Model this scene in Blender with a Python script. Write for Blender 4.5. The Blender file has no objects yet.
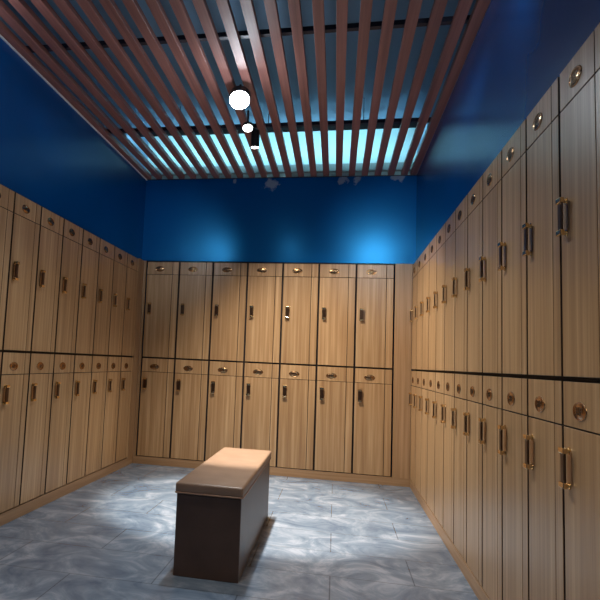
import bpy, bmesh, math, random
from mathutils import Matrix, Vector
random.seed(4)
S = bpy.context.scene
C = S.collection
CZ = 1.035                                   # eye height above the floor
XL, XR, YB = -1.903, 0.667, 5.773            # locker faces left, right, back
W = 0.34                                     # one locker column
ZS = CZ + 1.796                              # underside of the slats
SLAT_H = 0.036
ZC = ZS + 0.46                               # slab above the slats
YF = -1.6                                    # wall behind the viewer

# ------------------------------------------------------------ materials
def mat(name, col, rough=.5, metal=0., spec=.5, coat=0., emit=None, es=0.):
    m = bpy.data.materials.new(name); m.use_nodes = True
    b = m.node_tree.nodes['Principled BSDF']
    b.inputs['Base Color'].default_value = (*col, 1)
    b.inputs['Roughness'].default_value = rough
    b.inputs['Metallic'].default_value = metal
    b.inputs['Specular IOR Level'].default_value = spec
    b.inputs['Coat Weight'].default_value = coat
    b.inputs['Coat Roughness'].default_value = .15
    if emit:
        b.inputs['Emission Color'].default_value = (*emit, 1)
        b.inputs['Emission Strength'].default_value = es
    return m

def N(m, t, **kw):
    n = m.node_tree.nodes.new(t)
    for k, v in kw.items():
        setattr(n, k, v)
    return n
def L(m, a, b): m.node_tree.links.new(a, b)
def ramp(m, fac, stops):
    r = N(m, 'ShaderNodeValToRGB')
    e = r.color_ramp.elements
    while len(e) < len(stops): e.new(.5)
    for el, (p, c) in zip(e, stops):
        el.position = p; el.color = (*c, 1) if len(c) == 3 else c
    L(m, fac, r.inputs['Fac'])
    return r
def bsdf(m): return m.node_tree.nodes['Principled BSDF']

def wood(name, dark, mid, light, rough=.42, sx=38., sz=.9, axis='Z', bump=.05):
    m = mat(name, mid, rough)
    tc = N(m, 'ShaderNodeTexCoord'); oi = N(m, 'ShaderNodeObjectInfo')
    mul = N(m, 'ShaderNodeVectorMath', operation='SCALE'); L(m, oi.outputs['Random'], mul.inputs['Scale'])
    mul.inputs[0].default_value = (37.3, 11.1, 53.7)
    add = N(m, 'ShaderNodeVectorMath', operation='ADD')
    L(m, tc.outputs['Object'], add.inputs[0]); L(m, mul.outputs[0], add.inputs[1])
    def lay(k, detail, a=1.):
        mp = N(m, 'ShaderNodeMapping'); L(m, add.outputs[0], mp.inputs['Vector'])
        mp.inputs['Scale'].default_value = (k, k, sz * a) if axis == 'Z' else ((k, sz * a, k) if axis == 'Y' else (sz * a, k, k))
        n = N(m, 'ShaderNodeTexNoise'); n.inputs['Scale'].default_value = 1.
        n.inputs['Detail'].default_value = detail; n.inputs['Roughness'].default_value = .6
        L(m, mp.outputs[0], n.inputs['Vector']); return n
    a = lay(sx, 3.); b = lay(sx * 4.5, 2., 2.5)
    mx = N(m, 'ShaderNodeMix'); mx.inputs['Factor'].default_value = .27
    L(m, a.outputs['Fac'], mx.inputs['A']); L(m, b.outputs['Fac'], mx.inputs['B'])
    r = ramp(m, mx.outputs['Result'], [(.33, dark), (.5, mid), (.66, light)])
    hs = N(m, 'ShaderNodeHueSaturation'); L(m, r.outputs['Color'], hs.inputs['Color'])
    mr = N(m, 'ShaderNodeMapRange'); L(m, oi.outputs['Random'], mr.inputs['Value'])
    mr.inputs['To Min'].default_value = .93; mr.inputs['To Max'].default_value = 1.07
    L(m, mr.outputs['Result'], hs.inputs['Value'])
    L(m, hs.outputs['Color'], bsdf(m).inputs['Base Color'])
    bp = N(m, 'ShaderNodeBump'); bp.inputs['Strength'].default_value = bump; bp.inputs['Distance'].default_value = .002
    L(m, mx.outputs['Result'], bp.inputs['Height']); L(m, bp.outputs['Normal'], bsdf(m).inputs['Normal'])
    return m

M = {}
M['oak'] = wood('light_oak_laminate', (.32, .18, .083), (.425, .257, .125), (.56, .37, .20), .34)
M['trimoak'] = wood('oak_filler', (.29, .165, .08), (.36, .215, .11), (.44, .275, .15), .4)
M['plinthoak'] = wood('oak_plinth', (.29, .165, .08), (.36, .215, .11), (.44, .275, .15), .4, axis='X')
M['plinthoak_y'] = wood('oak_plinth_long', (.29, .165, .08), (.36, .215, .11), (.44, .275, .15), .4, axis='Y')
M['edge'] = mat('dark_edge_band', (.022, .010, .007), .6)
M['carcass'] = mat('dark_carcass', (.014, .007, .005), .7)
M['slat'] = wood('red_brown_slat', (.185, .072, .06), (.26, .105, .085), (.33, .14, .115), .5, 30, .6, 'Y')
M['bronze'] = mat('dark_bronze', (.09, .05, .03), .33, .85)
M['plate'] = mat('bronze_plate', (.45, .28, .15), .38, .85)
M['brass'] = mat('bright_brass', (.80, .58, .30), .22, 1.)
M['badge'] = mat('aged_brass', (.40, .235, .115), .26, 1.)
M['engrave'] = mat('engraving', (.05, .025, .012), .5, .3)
M['black'] = mat('black_metal', (.012, .012, .015), .4, .3)
M['carrier'] = mat('carrier_metal', (.01, .012, .03), .5, .2)
M['alu'] = mat('white_metal_angle', (.75, .78, .8), .4)
M['ledge'] = mat('grey_ledge', (.22, .30, .31), .7)
M['lens'] = mat('lamp_lens', (1, 1, 1), .3, emit=(.86, .93, 1.), es=60.)
M['lens_dim'] = mat('small_lamp_lens', (1, 1, 1), .3, emit=(1., .97, .93), es=9.)

# blue glossy wall with a few bare plaster spots right under the slats
def blue_wall():
    m = mat('glossy_blue_paint', (.003, .058, .22), .3, coat=.0, spec=.9)
    bsdf(m).inputs['Specular Tint'].default_value = (.06, .50, 1., 1)
    g = N(m, 'ShaderNodeNewGeometry')
    n = N(m, 'ShaderNodeTexNoise'); n.inputs['Scale'].default_value = 2.2; n.inputs['Detail'].default_value = 4
    L(m, g.outputs['Position'], n.inputs['Vector'])
    r = ramp(m, n.outputs['Fac'], [(.35, (.0005, .062, .25)), (.65, (.0006, .067, .27))])
    spots = None
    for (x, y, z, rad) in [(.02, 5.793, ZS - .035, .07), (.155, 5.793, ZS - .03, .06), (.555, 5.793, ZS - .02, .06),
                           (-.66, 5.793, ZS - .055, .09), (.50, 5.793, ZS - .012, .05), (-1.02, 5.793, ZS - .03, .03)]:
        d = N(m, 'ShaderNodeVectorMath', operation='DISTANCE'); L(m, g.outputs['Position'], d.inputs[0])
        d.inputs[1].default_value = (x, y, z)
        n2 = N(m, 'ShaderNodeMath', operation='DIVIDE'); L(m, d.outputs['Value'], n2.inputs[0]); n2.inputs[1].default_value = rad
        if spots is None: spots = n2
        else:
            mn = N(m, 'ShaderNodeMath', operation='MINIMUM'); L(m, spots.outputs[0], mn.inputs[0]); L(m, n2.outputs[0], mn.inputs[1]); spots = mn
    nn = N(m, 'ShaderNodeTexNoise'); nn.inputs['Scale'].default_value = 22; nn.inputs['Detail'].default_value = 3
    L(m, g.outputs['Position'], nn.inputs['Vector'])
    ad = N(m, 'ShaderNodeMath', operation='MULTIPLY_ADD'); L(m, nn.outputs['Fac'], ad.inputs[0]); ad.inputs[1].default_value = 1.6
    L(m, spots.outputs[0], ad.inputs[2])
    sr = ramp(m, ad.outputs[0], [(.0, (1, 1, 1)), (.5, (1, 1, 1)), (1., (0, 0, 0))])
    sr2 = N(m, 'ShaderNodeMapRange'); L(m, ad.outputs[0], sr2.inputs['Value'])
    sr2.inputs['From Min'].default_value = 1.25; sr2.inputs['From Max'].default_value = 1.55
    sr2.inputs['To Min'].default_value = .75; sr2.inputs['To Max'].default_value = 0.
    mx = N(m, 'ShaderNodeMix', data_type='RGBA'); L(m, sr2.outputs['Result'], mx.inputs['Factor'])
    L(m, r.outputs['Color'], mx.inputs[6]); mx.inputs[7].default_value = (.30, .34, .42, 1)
    L(m, mx.outputs[2], bsdf(m).inputs['Base Color'])
    # the sheen is uneven, like rolled gloss paint
    n3 = N(m, 'ShaderNodeTexNoise'); n3.inputs['Scale'].default_value = 2.5; n3.inputs['Detail'].default_value = 1
    L(m, g.outputs['Position'], n3.inputs['Vector'])
    mr = N(m, 'ShaderNodeMapRange'); L(m, n3.outputs['Fac'], mr.inputs['Value'])
    mr.inputs['From Min'].default_value = .35; mr.inputs['From Max'].default_value = .65
    mr.inputs['To Min'].default_value = .24; mr.inputs['To Max'].default_value = .26
    L(m, mr.outputs['Result'], bsdf(m).inputs['Roughness'])
    return m
M['blue'] = blue_wall()
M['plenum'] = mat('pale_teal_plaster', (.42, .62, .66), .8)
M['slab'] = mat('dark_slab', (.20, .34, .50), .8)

def floor_mat():
    m = mat('grey_stone_floor', (.3, .33, .38), .22, spec=.5)
    tc = N(m, 'ShaderNodeTexCoord')
    n = N(m, 'ShaderNodeTexNoise'); n.inputs['Scale'].default_value = 3.5; n.inputs['Detail'].default_value = 8
    n.inputs['Distortion'].default_value = 1.6; n.inputs['Roughness'].default_value = .65
    L(m, tc.outputs['Object'], n.inputs['Vector'])
    r = ramp(m, n.outputs['Fac'], [(.32, (.075, .115, .18)), (.5, (.15, .205, .28)), (.68, (.30, .35, .43))])
    br = N(m, 'ShaderNodeTexBrick'); br.inputs['Scale'].default_value = 1.25
    br.inputs['Mortar Size'].default_value = .004; br.inputs['Brick Width'].default_value = 1.; br.inputs['Row Height'].default_value = .5
    br.inputs['Color1'].default_value = (1, 1, 1, 1); br.inputs['Color2'].default_value = (.93, .93, .93, 1); br.inputs['Mortar'].default_value = (.5, .5, .5, 1)
    L(m, tc.outputs['Object'], br.inputs['Vector'])
    mx = N(m, 'ShaderNodeMix', data_type='RGBA', blend_type='MULTIPLY'); mx.inputs['Factor'].default_value = 1
    L(m, r.outputs['Color'], mx.inputs[6]); L(m, br.outputs['Color'], mx.inputs[7])
    L(m, mx.outputs[2], bsdf(m).inputs['Base Color'])
    return m
M['floor'] = floor_mat()

def leather(name, col, col2):
    m = mat(name, col, .42, spec=.5)
    tc = N(m, 'ShaderNodeTexCoord')
    n = N(m, 'ShaderNodeTexNoise'); n.inputs['Scale'].default_value = 9; n.inputs['Detail'].default_value = 5
    L(m, tc.outputs['Object'], n.inputs['Vector'])
    r = ramp(m, n.outputs['Fac'], [(.3, col2), (.7, col)]); L(m, r.outputs['Color'], bsdf(m).inputs['Base Color'])
    v = N(m, 'ShaderNodeTexVoronoi'); v.inputs['Scale'].default_value = 260; L(m, tc.outputs['Object'], v.inputs['Vector'])
    bp = N(m, 'ShaderNodeBump'); bp.inputs['Strength'].default_value = .15; bp.inputs['Distance'].default_value = .001
    L(m, v.outputs['Distance'], bp.inputs['Height']); L(m, bp.outputs['Normal'], bsdf(m).inputs['Normal'])
    return m
M['tan'] = leather('tan_leather', (.24, .155, .105), (.19, .12, .08))
M['brown'] = leather('dark_brown_leather', (.075, .042, .028), (.055, .03, .02))
M['piping'] = mat('piping_leather', (.30, .18, .12), .4)

# ------------------------------------------------------------ mesh helpers
def box(bm, x0, x1, y0, y1, z0, z1, bev=0., seg=1, mi=0):
    vs = bmesh.ops.create_cube(bm, size=1.)['verts']
    bmesh.ops.scale(bm, vec=(x1 - x0, y1 - y0, z1 - z0), verts=vs)
    bmesh.ops.translate(bm, vec=((x0 + x1) / 2, (y0 + y1) / 2, (z0 + z1) / 2), verts=vs)
    fs = list({f for v in vs for f in v.link_faces})
    for f in fs: f.material_index = mi
    if bev:
        es = list({e for v in vs for e in v.link_edges})
        bmesh.ops.bevel(bm, geom=es, offset=bev, segments=seg, affect='EDGES', profile=.5)
def cyl(bm, r, depth, mtx, seg=32, r2=None, bev=0.):
    vs = bmesh.ops.create_cone(bm, cap_ends=True, segments=seg, radius1=r, radius2=r if r2 is None else r2, depth=depth, matrix=mtx)['verts']
    if bev:
        es = [e for e in {e for v in vs for e in v.link_edges} if any(len(f.verts) > 4 for f in e.link_faces)]
        bmesh.ops.bevel(bm, geom=es, offset=bev, segments=2, affect='EDGES')
def obj(name, bm, mats, parent=None, smooth=False):
    me = bpy.data.meshes.new(name); bm.normal_update(); bm.to_mesh(me); bm.free()
    for m in (mats if isinstance(mats, (list, tuple)) else [mats]): me.materials.append(m)
    if smooth:
        for p in me.polygons: p.use_smooth = True
    o = bpy.data.objects.new(name, me); C.objects.link(o)
    if parent: o.parent = parent
    return o
def B(): return bmesh.new()
def onebox(name, d, m, parent=None, bev=0., seg=1):
    bm = B(); box(bm, *d, bev=bev, seg=seg); return obj(name, bm, m, parent)
def struct(o): o['kind'] = 'structure'; return o
def tag(o, label, cat, group=None):
    o['label'] = label; o['category'] = cat
    if group: o['group'] = group
    return o
def empty(name, loc=(0, 0, 0), rz=0.):
    o = bpy.data.objects.new(name, None); C.objects.link(o); o.empty_display_size = .05
    o.location = loc; o.rotation_euler = (0, 0, rz); return o
def front(name, d, parent):
    # laminated front: oak face, dark edge banding
    bm = B(); box(bm, *d, bev=.001); bm.normal_update()
    for f in bm.faces:
        f.material_index = 0 if abs(f.normal.y) > .6 else 1
    return obj(name, bm, [M['oak'], M['edge']], parent)
def dup(o, parent=None):
    c = o.copy(); C.objects.link(c)
    if parent: c.parent = parent
    for ch in list(o.children): dup(ch, c)
    return c
T = Matrix.Translation
def RX(a): return Matrix.Rotation(a, 4, 'X')

# ------------------------------------------------------------ the room
RL, RR, RB = XL - .03, XR + .028, YB + .02       # painted wall faces above the lockers
ZT = CZ + .957 + .004                            # top of the lockers
bm = B(); box(bm, XL - .5, XR + .5, YF - .1, YB + .5, -.06, 0); struct(obj('floor', bm, M['floor']))
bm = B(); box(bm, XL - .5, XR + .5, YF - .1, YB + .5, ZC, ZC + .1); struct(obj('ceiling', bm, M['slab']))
bm = B()
box(bm, XL - .6, RL, YF, YB + .5, ZT, ZS + .0, mi=0)
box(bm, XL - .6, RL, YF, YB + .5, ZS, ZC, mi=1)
box(bm, XL - .6, XL - .5, YF, YB + .5, 0, ZT, mi=0)
box(bm, XL - .5, RL, YF, 2.22, 0, ZT, mi=0)
struct(obj('wall_left', bm, [M['blue'], M['slab']]))
bm = B()
box(bm, RR, XR + .6, YF, YB + .5, ZT, ZS, mi=0)
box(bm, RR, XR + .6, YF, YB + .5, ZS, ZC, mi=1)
box(bm, XR + .5, XR + .6, YF, YB + .5, 0, ZT, mi=0)
box(bm, RR, XR + .5, YF, 1.00, 0, ZT, mi=0)
struct(obj('wall_right', bm, [M['blue'], M['slab']]))
bm = B()
box(bm, RL, RR, RB, YB + .5, ZT, ZS, mi=0)
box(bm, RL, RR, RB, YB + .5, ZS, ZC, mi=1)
box(bm, XL - .5, XR + .5, YB + .5, YB + .6, 0, ZC, mi=0)
struct(obj('wall_back', bm, [M['blue'], M['plenum']]))
bm = B(); box(bm, XL - .6, XR + .6, YF - .1, YF, 0, ZC); struct(obj('wall_front', bm, M['blue']))

PZ = CZ - .964                                   # plinth height
struct(onebox('baseboard_back', (XL, XR, YB, YB + .018, 0, PZ), M['plinthoak'], bev=.001))
struct(onebox('baseboard_left', (XL - .018, XL, 2.227, YB, 0, PZ), M['plinthoak_y'], bev=.001))
struct(onebox('baseboard_right', (XR, XR + .018, 1.01, YB, 0, PZ), M['plinthoak_y'], bev=.001))
XB0 = -1.8695; YL0 = 3.2469; YR0 = 2.0308
struct(onebox('trim_1', (XB0 + 7 * W + .007, XR, YB, YB + .018, PZ, CZ + .957), M['trimoak'], bev=.001))
struct(onebox('trim_2', (XL, XB0 - .007, YB, YB + .018, PZ, CZ + .957), M['trimoak'], bev=.001))
struct(onebox('trim_3', (XL - .018, XL, YL0 + 7 * W + .007, YB, PZ, CZ + .957), M['trimoak'], bev=.001))
# metal angles where the slats meet the walls, and the low ledge above them at the back
struct(onebox('trim_4', (RL, RL + .012, YF, RB, ZS - .006, ZS), M['alu']))
struct(onebox('trim_5', (RL + .012, RR, RB - .014, RB, ZS - .004, ZS), M['black']))
struct(onebox('trim_6', (RL, RR, RB - .05, RB, ZS + SLAT_H + .004, ZS + .11), M['ledge']))

# ------------------------------------------------------------ lockers
def make_locker(upper):
    h = .964 if upper else .957
    line = .827 if upper else .819               # joint between door and top panel
    g = .0088; gz = .0075
    root = empty('locker')
    bm = B(); box(bm, .001, W - .001, .019, .42, .0005, h - .0005); obj('carcass', bm, M['carcass'], root)
    tp = h - (.012 if upper else gz)
    front('door', (g, .2675, 0, .018, gz, line - .0022), root)
    front('side_stile', (.2725, W - g, 0, .018, gz, line - .0022), root)
    front('side_stile', (.2725, W - g, 0, .018, line + .0022, tp), root)
    front('top_panel', (g, .2675, 0, .018, line + .0022, tp), root)
    # oval badge with raised rim and engraved marks
    bz = .883 if upper else .869
    bm = B(); S_ = Matrix.Diagonal((1., 1., .56, 1.))
    prof = [(.0, -.0026), (.038, -.0024), (.040, -.0014), (.042, -.0034), (.046, -.0034), (.048, -.002), (.048, .0)]
    rings = []; n = 36
    for (r, y) in prof:
        if r == 0: rings.append([bm.verts.new((.137, y, bz))]); continue
        rings.append([bm.verts.new((.137 + r * math.cos(2 * math.pi * k / n), y, bz + .56 * r * math.sin(2 * math.pi * k / n))) for k in range(n)])
    for k in range(n): bm.faces.new((rings[0][0], rings[1][k], rings[1][(k + 1) % n]))
    for a, b in zip(rings[1:], rings[2:]):
        for k in range(n): bm.faces.new((a[k], b[k], b[(k + 1) % n], a[(k + 1) % n]))
    bmesh.ops.recalc_face_normals(bm, faces=bm.faces)
    badge = obj('badge', bm, M['badge'], root, smooth=True)
    bm = B(); y0, y1 = -.0034, -.0022
    for (x0, x1, z0, z1) in [(-.021, -.018, -.010, .011), (-.021, -.006, .009, .011), (-.009, -.006, -.010, .011), (-.018, -.009, -.001, .001),
                             (-.016, -.011, -.010, -.006), (.000, .003, -.012, .012), (.006, .009, -.010, .010), (.009, .018, .008, .010),
                             (.009, .016, -.001, .001), (.018, .021, -.004, .010), (.009, .021, -.010, -.008)]:
        box(bm, .137 + x0, .137 + x1, y0, y1, bz + z0, bz + z1)
    obj('engraved_mark', bm, M['engrave'], badge)
    # flat pull handle on two bright brackets
    hz = .483 if upper else .702; hx = .054
    bm = B(); box(bm, hx - .017, hx + .017, -.020, -.015, hz - .043, hz + .043, .002, 2)
    box(bm, hx - .011, hx + .011, -.0212, -.020, hz - .036, hz + .036)
    hd = obj('handle', bm, M['bronze'], root)
    obj('back_plate', (lambda b: (box(b, hx - .017, hx + .017, -.002, 0, hz - .046, hz + .046, .0006), b)[1])(B()), M['plate'], hd)
    for s in (-1, 1):
        bm = B(); z = hz + s * .049
        box(bm, hx - .019, hx + .019, -.025, -.013, z - .008, z + .008, .002, 2)
        cyl(bm, .007, .015, T((hx, -.0085, z)) @ RX(math.pi / 2), 16)
        cyl(bm, .011, .003, T((hx, -.0015, z)) @ RX(math.pi / 2), 20)
        obj('handle_bracket', bm, M['brass'], hd)
    return root
proto = {True: make_locker(True), False: make_locker(False)}
used = {True: False, False: False}
ORD = ['', 'nearest', 'second', 'third', 'fourth', 'fifth', 'sixth', 'seventh', 'eighth', 'ninth', 'tenth', 'eleventh', 'twelfth']
def put(upper, loc, rz, label, group):
    o = dup(proto[upper]) if used[upper] else proto[upper]
    used[upper] = True
    o.location = (loc[0], loc[1], CZ - .007 if upper else PZ); o.rotation_euler = (0, 0, rz)
    tag(o, label, 'locker', group)
for up in (True, False):
    t = 'upper' if up else 'lower'
    for j in range(7):
        w = ('first locker from the left' if j == 0 else 'first locker from the right' if j == 6 else 'middle locker' if j == 3 else
             ['', 'second', 'third', '', 'third', 'second'][j] + (' locker from the left' if j < 3 else ' locker from the right'))
        put(up, (XB0 + j * W, YB), 0, '%s in the %s row of the back wall' % (w, t), 'lockers in the %s row of the back wall' % t)
    for j in range(0, 12):
        k = 12 - j
        side = ('closest to the back corner' if k == 1 else ORD[k] + ' from the back corner')
        put(up, (XR, YR0 + j * W), -math.pi / 2, '%s oak locker on right wall, %s' % (t, side), 'lockers in the %s row of the right wall' % t)
    for j in range(-1, 7):
        k = 7 - j
        side = ('closest to the back corner' if k == 1 else 'cut by the picture edge, farthest out' if j == -1 else ORD[k] + ' from the back corner')
        put(up, (XL, YL0 + j * W), math.pi / 2, '%s oak locker on left wall, %s' % (t, side), 'lockers in the %s row of the left wall' % t)
    for j in (-1, -2):
        put(up, (XR, YR0 + j * W), -math.pi / 2, '%s row oak locker continuing the right wall beyond the picture' % t, 'right wall %s lockers beyond the picture' % t)
    for j in (-2, -3):
        put(up, (XL, YL0 + j * W), math.pi / 2, '%s row oak locker continuing the left wall beyond the picture' % t, 'left wall %s lockers beyond the picture' % t)

# ------------------------------------------------------------ slatted ceiling
NUM = ['first', 'second', 'third', 'fourth', 'fifth', 'sixth', 'seventh', 'eighth', 'ninth', 'tenth', 'eleventh', 'twelfth']
bm = B(); box(bm, 0, .057, YF + .01, RB - .016, 0, SLAT_H, .0012); sl = obj('ceiling_slat', bm, M['slat'])
for k in range(23):
    o = sl if k == 0 else dup(sl)
    o.location = (RL + .001 if k == 0 else RL - .006 + .1187 * k if k < 22 else RR - .058, 0, ZS)
    where = NUM[k] + ' from the left wall' if k < 12 else NUM[22 - k] + ' from the right wall'
    tag(o, 'long reddish brown ceiling slat, %s' % where, 'ceiling slat', 'slats of the open ceiling')
for i, y in enumerate([4.60, 3.25, 1.90, .55, -.80]):
    o = onebox('ceiling_carrier', (RL + .002, RR - .002, y - .018, y + .018, ZS + SLAT_H, ZS + SLAT_H + .028), M['carrier'], bev=.001)
    tag(o, ['black metal bar crossing above the slats nearest the back wall', 'black metal bar crossing above the slats over the middle of the room'][i] if i < 2
        else 'black metal bar crossing above the slats beyond the picture', 'ceiling bar', 'bars carrying the slats')

# ------------------------------------------------------------ bench
bx0, bx1, by0, by1, bz = -.742, -.410, 2.93, 4.24, CZ - .597
bench = empty('bench', ((bx0 + bx1) / 2, (by0 + by1) / 2, 0))
tag(bench, 'long low bench with tan leather top and dark brown box base', 'bench')
hw, hl = (bx1 - bx0) / 2, (by1 - by0) / 2
bm = B(); box(bm, -hw + .008, hw - .008, -hl + .008, hl - .008, 0, bz - .053, .004, 2); obj('base', bm, M['brown'], bench)
bm = B(); box(bm, -hw, hw, -hl, hl, bz - .050, bz, .012, 4)
obj('cushion', bm, M['tan'], bench, smooth=True)
def rect_pipe(name, x, y, z, r, m, par):
    bm = B(); pts = []
    for cx, cy, a0 in ((x, y, 0), (-x, y, 90), (-x, -y, 180), (x, -y, 270)):
        rr = .012; ox = cx - math.copysign(rr, cx); oy = cy - math.copysign(rr, cy)
        for q in range(4):
            a = math.radians(a0 + 30 * q); pts.append((ox + rr * math.cos(a), oy + rr * math.sin(a), math.cos(a), math.sin(a)))
    rings = [[bm.verts.new((px + nx * r * math.cos(t), py + ny * r * math.cos(t), z + r * math.sin(t)))
              for t in [2 * math.pi * k / 10 for k in range(10)]] for px, py, nx, ny in pts]
    for a, b in zip(rings, rings[1:] + rings[:1]):
        for k in range(10): bm.faces.new((a[k], a[(k + 1) % 10], b[(k + 1) % 10], b[k]))
    bmesh.ops.recalc_face_normals(bm, faces=bm.faces)
    obj(name, bm, m, par, smooth=True)
rect_pipe('piping', hw - .001, hl - .001, bz - .048, .004, M['piping'], bench)
rect_pipe('piping', hw - .006, hl - .006, bz - .010, .003, M['piping'], bench)

# ------------------------------------------------------------ lamps hanging from the slats
def spot_light(name, loc, aim, energy, size, col, blend=.6, rad=.035):
    l = bpy.data.lights.new(name, 'SPOT'); l.energy = energy; l.spot_size = math.radians(size); l.spot_blend = blend
    l.color = col; l.shadow_soft_size = rad
    o = bpy.data.objects.new(name, l); C.objects.link(o); o.location = loc
    o.rotation_euler = (Vector(aim) - Vector(loc)).to_track_quat('-Z', 'Y').to_euler()
    return o
def downlight(x, y, zb, r, h, label, lens, group=None):
    t = tag(empty('spotlight', (x, y, zb)), label, 'spotlight', group)
    bm = B()
    n = 36; prof = [(r * .9, .004), (r * .9, .0), (r, .0), (r, h), (.0, h)]
    rings = []
    for rr, z in prof:
        rings.append([bm.verts.new((rr * math.cos(2 * math.pi * k / n), rr * math.sin(2 * math.pi * k / n), z)) for k in range(n)] if rr else [bm.verts.new((0, 0, z))])
    for a, b in zip(rings, rings[1:]):
        for k in range(n):
            if len(b) == 1: bm.faces.new((a[k], a[(k + 1) % n], b[0]))
            else: bm.faces.new((a[k], a[(k + 1) % n], b[(k + 1) % n], b[k]))
    bmesh.ops.recalc_face_normals(bm, faces=bm.faces)
    obj('housing', bm, M['black'], t)
    bm = B(); cyl(bm, r * .89, .003, T((0, 0, .0035)), 36); obj('lens', bm, lens, t)
    if zb + h < ZS - .001:
        bm = B(); cyl(bm, .008, ZS - zb - h, T((0, 0, h + (ZS - zb - h) / 2)), 12); obj('stem', bm, M['black'], t)
    return t
LB = CZ + 1.66
# tilted bright spot: a drum head facing down towards the viewer, held by a yoke
def tilted_spot(x, y, z, aim, r, h, label, lens='lens'):
    t = tag(empty('spotlight', (x, y, z)), label, 'spotlight')
    q = (Vector(aim) - Vector((x, y, z))).to_track_quat('-Z', 'Y').to_matrix().to_4x4()
    bm = B(); n = 40
    prof = [(r * .93, .006), (r * .93, .0), (r, .0), (r, h * .7), (r * .6, h), (.0, h)]
    rings = []
    for rr, zz in prof:
        rings.append([bm.verts.new((rr * math.cos(2 * math.pi * k / n), rr * math.sin(2 * math.pi * k / n), zz)) for k in range(n)] if rr else [bm.verts.new((0, 0, zz))])
    for a, b in zip(rings, rings[1:]):
        for k in range(n):
            if len(b) == 1: bm.faces.new((a[k], a[(k + 1) % n], b[0]))
            else: bm.faces.new((a[k], a[(k + 1) % n], b[(k + 1) % n], b[k]))
    bmesh.ops.recalc_face_normals(bm, faces=bm.faces); bm.transform(q)
    obj('housing', bm, M['black'], t)
    bm = B(); cyl(bm, r * .92, .004, T((0, 0, .004)), 40); bm.transform(q); obj('lens', bm, M[lens], t)
    top = q @ Vector((0, 0, h * .8))
    bm = B(); cyl(bm, .008, ZS - z - top.z, T((top.x, top.y, (ZS - z + top.z) / 2)), 12); obj('stem', bm, M['black'], t)
    return t
cam_pos = Vector((0, 0, CZ))
A = Vector((-.645, 3.72, LB + .01))
tilted_spot(*A, (-.45, 2.2, .9), .069, .09, 'glaring round spotlight under the slats tilted towards the viewer')
tilted_spot(-.655, 4.17, LB, (-.50, 3.2, .9), .038, .04, 'small shallow spotlight with glowing face just behind the glaring spotlight', 'lens_dim')
downlight(-.655, 4.57, LB, .033, .136, 'black cylinder downlight hanging beneath the slats nearest the back wall', M['lens_dim'])
g = 'added fill downlights beyond the picture'
OUT = [(-.50, 2.5), (-1.1, .5), (.35, .6)]  # unseen downlights added as general fill
AIMED = [((.50, 2.28), (.54, 5.79, 2.1)), ((-1.72, 2.42), (-1.72, 5.79, 2.1))]
for x, y in OUT:
    downlight(x, y, LB, .036, .134, 'added fill downlight hanging from the slats beyond the picture', M['lens'], g)
COOL = (.80, .9, 1.); WARM = (1., .89, .75); NEU = (1., .93, .84)
spot_light('spot_a', A + Vector((.03, -.06, -.05)), (-.4, 2.9, 0), 50, 125, COOL, .9)
spot_light('spot_b', (-.685, 4.17, LB - .01), (-.52, 4.48, 0), 560, 51, WARM, .35)
spot_light('spot_c', (-.655, 4.57, LB - .01), (.05, 5.0, 0), 260, 114, WARM, 1.)
for x, y in OUT:
    spot_light('spot_out_fill', (x, y, LB - .01), (x, y, 0), 38 if y > 2 else 85, 112, WARM, .8)
for (x, y), aim in AIMED:
    tilted_spot(x, y, LB, aim, .045, .08, 'tilted spotlight under the slats beyond the picture')['group'] = 'tilted spotlights beyond the picture'
    d = (Vector(aim) - Vector((x, y, LB))).normalized() * .02
    spot_light('spot_aimed', Vector((x, y, LB)) + d, aim, 75 if x > 0 else 38, 29, COOL, .9)

# added point light without a fixture, brightens slats and slab round the bright spot
pl = bpy.data.lights.new('added_spill', 'POINT'); pl.energy = 4; pl.color = (.75, .88, 1.); pl.shadow_soft_size = .05
po = bpy.data.objects.new('added_spill', pl); C.objects.link(po); po.location = A + Vector((.03, -.14, -.16))

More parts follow.
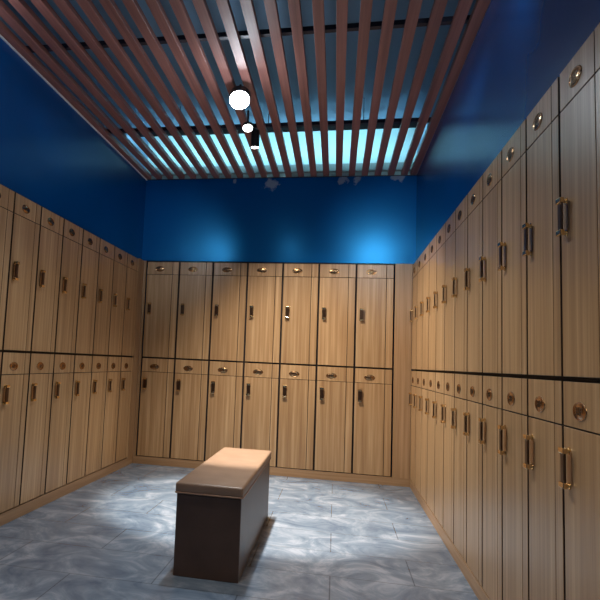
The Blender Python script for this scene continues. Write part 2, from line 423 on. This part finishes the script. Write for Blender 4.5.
# added washer, unseen behind a carrier bar, brightens the wall above the slats
wy, wz = 5.10, ZS + .235
ww = tag(empty('added_washer', ((RL + RR) / 2, wy, wz)), 'slim dark light batten added unseen above the slats facing the back wall', 'light batten')
hl_ = (RR - RL) / 2 - .05
bm = B(); box(bm, -hl_, hl_, -.02, 0, -.015, .015, .002); box(bm, -hl_, hl_, 0, .085, -.015, -.013); obj('housing', bm, M['black'], ww)  # lower lip keeps the added light off the blue wall
bm = B(); box(bm, -hl_ + .01, hl_ - .01, .0, .003, -.010, .010); obj('diffuser', bm, mat('added_washer_diffuser', (1, 1, 1), .4, emit=(.55, .9, 1.), es=5), ww)
bm = B()
for sx in (-.8, 0, .8):
    cyl(bm, .003, ZC - wz - .015, T((sx, -.01, .015 + (ZC - wz - .015) / 2)), 8)
obj('hanger_rod', bm, M['black'], ww)
al = bpy.data.lights.new('added_washer_light', 'AREA'); al.shape = 'RECTANGLE'; al.size = 2 * hl_; al.size_y = .03
al.energy = 13; al.spread = math.radians(120); al.color = (.50, .88, 1.)
ao = bpy.data.objects.new('added_washer_light', al); C.objects.link(ao); ao.location = ((RL + RR) / 2, wy + .006, wz)
ao.rotation_euler = Vector((0, 1, -.30)).to_track_quat('-Z', 'Y').to_euler()

# ------------------------------------------------------------ world, camera, view
w = bpy.data.worlds.new('world'); S.world = w; w.use_nodes = True
w.node_tree.nodes['Background'].inputs[0].default_value = (.02, .03, .05, 1)
F, PX, PY, yaw, pit, rol = 608.3773, 203.5377, 298.5884, .217, .0994, -.0474
R = Matrix.Rotation(yaw, 3, 'Z') @ Matrix.Rotation(pit, 3, 'X') @ Matrix.Rotation(rol, 3, 'Y')
r_, f_, u_ = R.col[0], R.col[1], R.col[2]
mw = Matrix(((r_[0], u_[0], -f_[0], 0), (r_[1], u_[1], -f_[1], 0), (r_[2], u_[2], -f_[2], CZ), (0, 0, 0, 1)))
cd = bpy.data.cameras.new('camera'); cam = bpy.data.objects.new('camera', cd); C.objects.link(cam)
cam.matrix_world = mw
cd.sensor_width = 36; cd.sensor_fit = 'HORIZONTAL'; cd.lens = F / 600 * 36
cd.shift_x = (300 - PX) / 600; cd.shift_y = (PY - 300) / 600
cd.clip_start = .02; cd.clip_end = 50
S.camera = cam
vs = S.view_settings; vs.view_transform = 'Standard'; vs.look = 'None'; vs.gamma = 1; vs.exposure = .45; vs.use_curve_mapping = False
S.cycles.max_bounces = 8; S.cycles.diffuse_bounces = 5; S.cycles.use_denoising = True
